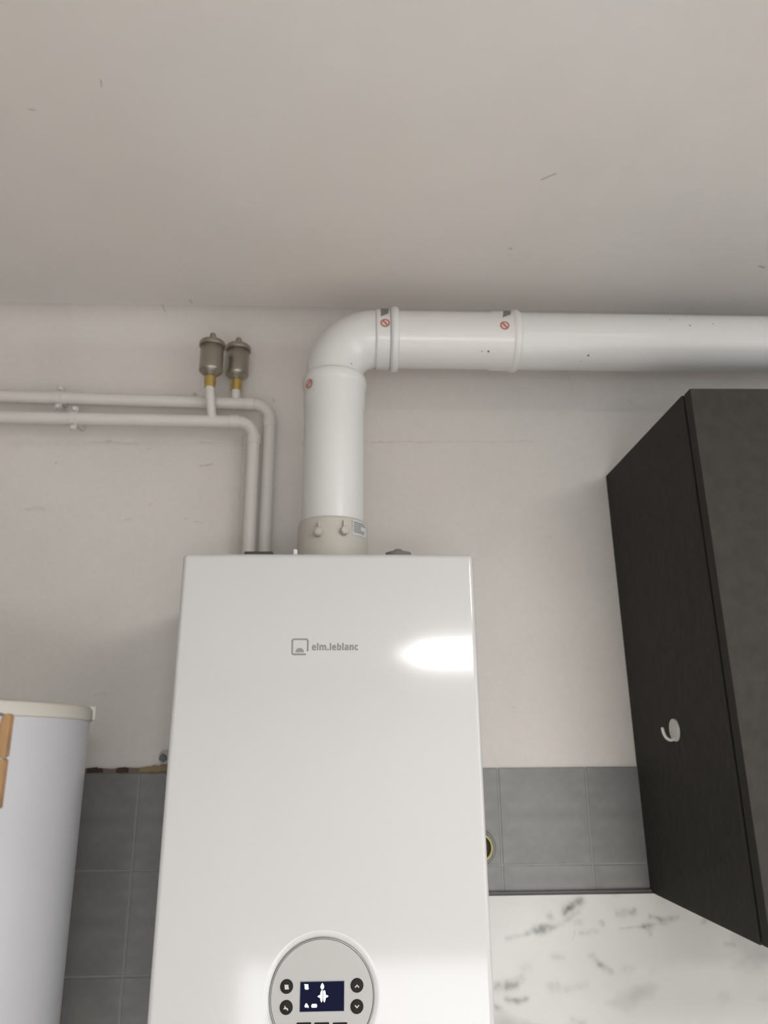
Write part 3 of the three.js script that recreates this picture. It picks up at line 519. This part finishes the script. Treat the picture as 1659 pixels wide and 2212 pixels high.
// ---------------------------------------------------------------- anthracite wall cabinet with hook
const cabTex = texture(256, 256, (u, v) => { const n = 0.9 + 0.2 * fbm(u * 60, v * 60, 3); return [0.235 * n, 0.227 * n, 0.213 * n]; });
const cabMat = phys(0xffffff, 0.6, { map: cabTex, specularIntensity: 0.15 }), CABX = onZ(1308, 1030, 0).x, CABY0 = 1.62 - 0.2315, CABY1 = onZ(1309, 1028, 0).y, DEP = 0.352;
{
  const c = thing('wall_cabinet', 'dark anthracite wall cabinet mounted above the marble splashback', 'cabinet', [CABX, CABY0, 0]);
  const h = CABY1 - CABY0, w = 0.6, t = 0.018;
  mesh('side_panel', rbox(0, t, 0, h, 0.0004, DEP, 0.0025, 3), cabMat, c);
  mesh('side_panel', rbox(w - t, w, 0, h, 0.0004, DEP, 0.0015, 2), cabMat, c);
  mesh('bottom_panel', box(t, w - t, 0.001, t, 0.0004, DEP), cabMat, c);
  mesh('top_panel', box(t, w - t, h - t, h - 0.001, 0.0004, DEP), cabMat, c);
  mesh('back_panel', box(t, w - t, t, h - t, 0.0004, 0.006), cabMat, c);
  mesh('door', rbox(0.0015, w - 0.0015, 0.001, h - 0.0015, DEP + 0.0055, DEP + 0.0255, 0.0015, 2), cabMat, c);
  c.rotation.z = 0.0085; c.position.x = CABX + 0.0085 * h;
  c.updateMatrixWorld();
  // adhesive hook on the side panel
  const up = onX(1459, 1577, CABX + 0.0038), k = thing('adhesive_hook', 'small white plastic adhesive hook on the side of the dark cabinet', 'hook', [up.x, up.y, up.z]);
  const white = std(lin(0.62, 0.62, 0.58), 0.4), a = onX(1453, 1554, up.x), b = onX(1462, 1600, up.x), H2 = (a.y - b.y) / 2, zw = Math.abs(onX(1451, 1577, up.x).z - onX(1468.5, 1577, up.x).z) / 2;
  const s = new THREE.Shape(); s.absellipse(0, 0, zw, H2, 0, Math.PI * 2);
  // plate lies in the side plane: shape x -> world z, y -> y, depth -> -x
  const pl = new THREE.ExtrudeGeometry(s, { depth: 0.0025, bevelEnabled: true, bevelSize: 0.001, bevelThickness: 0.001, bevelSegments: 2, curveSegments: 28 });
  pl.rotateY(-Math.PI / 2); mesh('plate', pl, white, k);
  const tube = new THREE.TubeGeometry(new THREE.CatmullRomCurve3([[-0.002, -H2 * 0.75, 0], [-0.009, -H2 * 0.92, 0], [-0.015, -H2 * 0.72, 0.0], [-0.0185, -H2 * 0.25, 0.0], [-0.0195, H2 * 0.15, 0.0]].map((q) => new THREE.Vector3(...q))), 24, 0.0024, 12);
  mesh('hook_arm', tube, white, k);
  mesh('hook_tip', new THREE.SphereGeometry(0.0024, 12, 8).translate(-0.0195, H2 * 0.15, 0), white, k);
  k.rotation.z = 0.0085;
}

// ---------------------------------------------------------------- pipe stub beside the boiler, bolt, clothes peg
{
  const e = onZ(1073, 1830, 0.006), r = 0.0255, g = thing('pipe_sleeve', 'brass pipe sleeve set in the grey tiles beside the boiler', 'pipe sleeve', [e.x - r - 0.004, e.y, 0.0004]);
  const m1 = mesh('mortar_ring', lathe([[r - 0.002, 0], [r + 0.004, 0], [r + 0.0035, 0.0048], [r - 0.001, 0.006], [r - 0.002, 0.006]], 48).rotateX(Math.PI / 2), std(lin(0.20, 0.20, 0.195), 0.8), g); void m1;
  mesh('sleeve', lathe([[r - 0.0065, 0.001], [r - 0.0065, 0.010], [r - 0.0045, 0.011], [r - 0.002, 0.009], [r - 0.002, 0]], 48).rotateX(Math.PI / 2), std(lin(0.50, 0.44, 0.22), 0.45, { metalness: 0.4 }), g);
  mesh('plug', lathe([[0.0001, 0.004], [r - 0.0066, 0.004], [r - 0.0066, 0.001]], 40).rotateX(Math.PI / 2), std(lin(0.035, 0.03, 0.012), 0.7), g);
  const q = onZ(351, 1638, 0.012), b = thing('wall_bolt', 'dark bolt in the plaster just above the tiles beside the boiler', 'bolt', [q.x, q.y, 0.0001]);
  mesh('bolt_head', new THREE.CylinderGeometry(0.006, 0.0065, 0.008, 6).rotateX(Math.PI / 2).translate(0, 0, 0.010), std(lin(0.13, 0.13, 0.13), 0.5, { metalness: 0.3 }), b);
  mesh('washer', new THREE.CylinderGeometry(0.008, 0.008, 0.006, 24).rotateX(Math.PI / 2).translate(0.001, 0.004, 0.003), std(lin(0.42, 0.41, 0.40), 0.6), b);
}
{
  // wooden peg about 7 cm long hanging nearer than the heater, clipped on a wire that runs to the left wall
  const woodTex = texture(128, 256, (u, v) => { const n = 0.5 * fbm(u * 14, v * 3, 3) + 0.5 * fbm(u * 60, v * 8, 3), k = 0.72 + 0.55 * n; return [0.56 * k, 0.43 * k, 0.29 * k]; });
  const wood = std(0xffffff, 0.7, { map: woodTex }), steel = std(lin(0.55, 0.54, 0.52), 0.3, { metalness: 0.9 });
  const dist = 0.62, top = CAM.clone().addScaledVector(dir(26, 1543), dist), bot = CAM.clone().addScaledVector(dir(5, 1745), dist * 1.003);
  const L = top.y - bot.y, g = thing('clothes_peg', 'wooden clothes peg with metal spring hanging in front of the water heater', 'clothes peg', [top.x, top.y - L, top.z]);
  g.rotation.y = 0.12;
  const notch = L * (1 - (1638 - 1543) / (1745 - 1543));
  for (const s of [0, 1]) {    // two prongs, mirrored about the middle
    const p = new THREE.Shape(), w = 0.0075, n = 0.0022;
    p.moveTo(0, 0); p.lineTo(0, notch - n); p.lineTo(-0.0022, notch); p.lineTo(0, notch + n * 0.6); p.lineTo(0, L - 0.001); p.lineTo(-0.0012, L); p.lineTo(-w + 0.003, L - 0.001); p.lineTo(-w + 0.0002, L * 0.78); p.lineTo(-w, notch + 0.006); p.lineTo(-w + 0.0005, notch - 0.01); p.lineTo(-w + 0.004, 0.0); p.closePath();
    const geo = new THREE.ExtrudeGeometry(p, { depth: 0.0094, bevelEnabled: true, bevelSize: 0.0004, bevelThickness: 0.0004, bevelSegments: 1 }).translate(0, 0, -0.0047);
    uvMetres(geo, 0, 1, 60, 14);
    const m = mesh('prong', geo, wood, g); if (s) { m.rotation.y = Math.PI; m.position.x = -0.0152; }
  }
  const helix = []; for (let i = 0; i <= 60; i++) { const t = i / 60 * Math.PI * 6; helix.push(new THREE.Vector3(-0.0076 + 0.0032 * Math.cos(t), notch + 0.003 + 0.0032 * Math.sin(t), -0.006 + 0.012 * i / 60)); }
  const sp = mesh('spring', mergeGeometries([new THREE.TubeGeometry(new THREE.CatmullRomCurve3(helix), 120, 0.0007, 8),
    new THREE.TubeGeometry(new THREE.CatmullRomCurve3([[-0.0044, notch + 0.003, 0.006], [-0.003, notch - 0.001, 0.0062], [-0.0014, notch, 0.004], [-0.0014, notch, -0.004]].map((q) => new THREE.Vector3(...q))), 24, 0.0007, 8),
    new THREE.TubeGeometry(new THREE.CatmullRomCurve3([[-0.0108, notch + 0.003, -0.006], [-0.0126, notch - 0.001, -0.0062], [-0.0138, notch, -0.004], [-0.0138, notch, 0.004]].map((q) => new THREE.Vector3(...q))), 24, 0.0007, 8)]), steel, g); sp.userData.label = 'steel spring';
  const wire = thing('hanging_wire', 'thin grey wire from which the wooden peg hangs', 'wire', [top.x, top.y, top.z]);
  const a = new THREE.Vector3(-0.006, 0.0005, -0.0005), b = new THREE.Vector3(RX0 + 0.001 - top.x, 0.10, 0.25);
  mesh('strand', new THREE.TubeGeometry(new THREE.CatmullRomCurve3([new THREE.Vector3(-0.0035, -0.001, 0.001), a, new THREE.Vector3(-0.03, 0.006, 0.012), a.clone().lerp(b, 0.5).add(new THREE.Vector3(0, -0.02, 0)), b]), 48, 0.0011, 10), steel, wire);
  mesh('wall_eyelet', new THREE.CylinderGeometry(0.008, 0.008, 0.004, 16).rotateZ(Math.PI / 2).translate(b.x, b.y, b.z), steel, wire);
}

// ---------------------------------------------------------------- round ceiling lamp behind the camera (seen as the highlight on the boiler)
LAMPS.forEach((LAMP, i) => {
  const l = thing('ceiling_lamp', ['round flat white ceiling lamp near the glazed door', 'round flat white ceiling lamp beside the window'][i], 'lamp', [LAMP.x, ROOM.h, LAMP.z]);
  const hh = ROOM.h - LAMP.y;
  mesh('housing', lathe([[0.0001, 0], [LAMP.r + 0.012, 0], [LAMP.r + 0.012, -hh], [LAMP.r + 0.002, -hh]].reverse(), 64), std(lin(0.8, 0.8, 0.8), 0.4), l);
  mesh('diffuser', new THREE.CylinderGeometry(LAMP.r, LAMP.r, 0.006, 64).translate(0, -hh + 0.003, 0), std(lin(0.8, 0.8, 0.78), 0.5, { emissive: lin(1, 0.99, 0.97), emissiveIntensity: LAMP.glow }), l);
  area(LAMP.r * 1.3, LAMP.r * 1.3, LAMP.light, [1, 0.99, 0.97], [LAMP.x, LAMP.y - 0.004, LAMP.z], [LAMP.x + 0.0001, 0, LAMP.z], 'ceiling_lamp_light');
});
scene.traverse((o) => { if (o.isMesh) { o.castShadow = true; o.receiveShadow = true; } });
renderer.render(scene, camera);
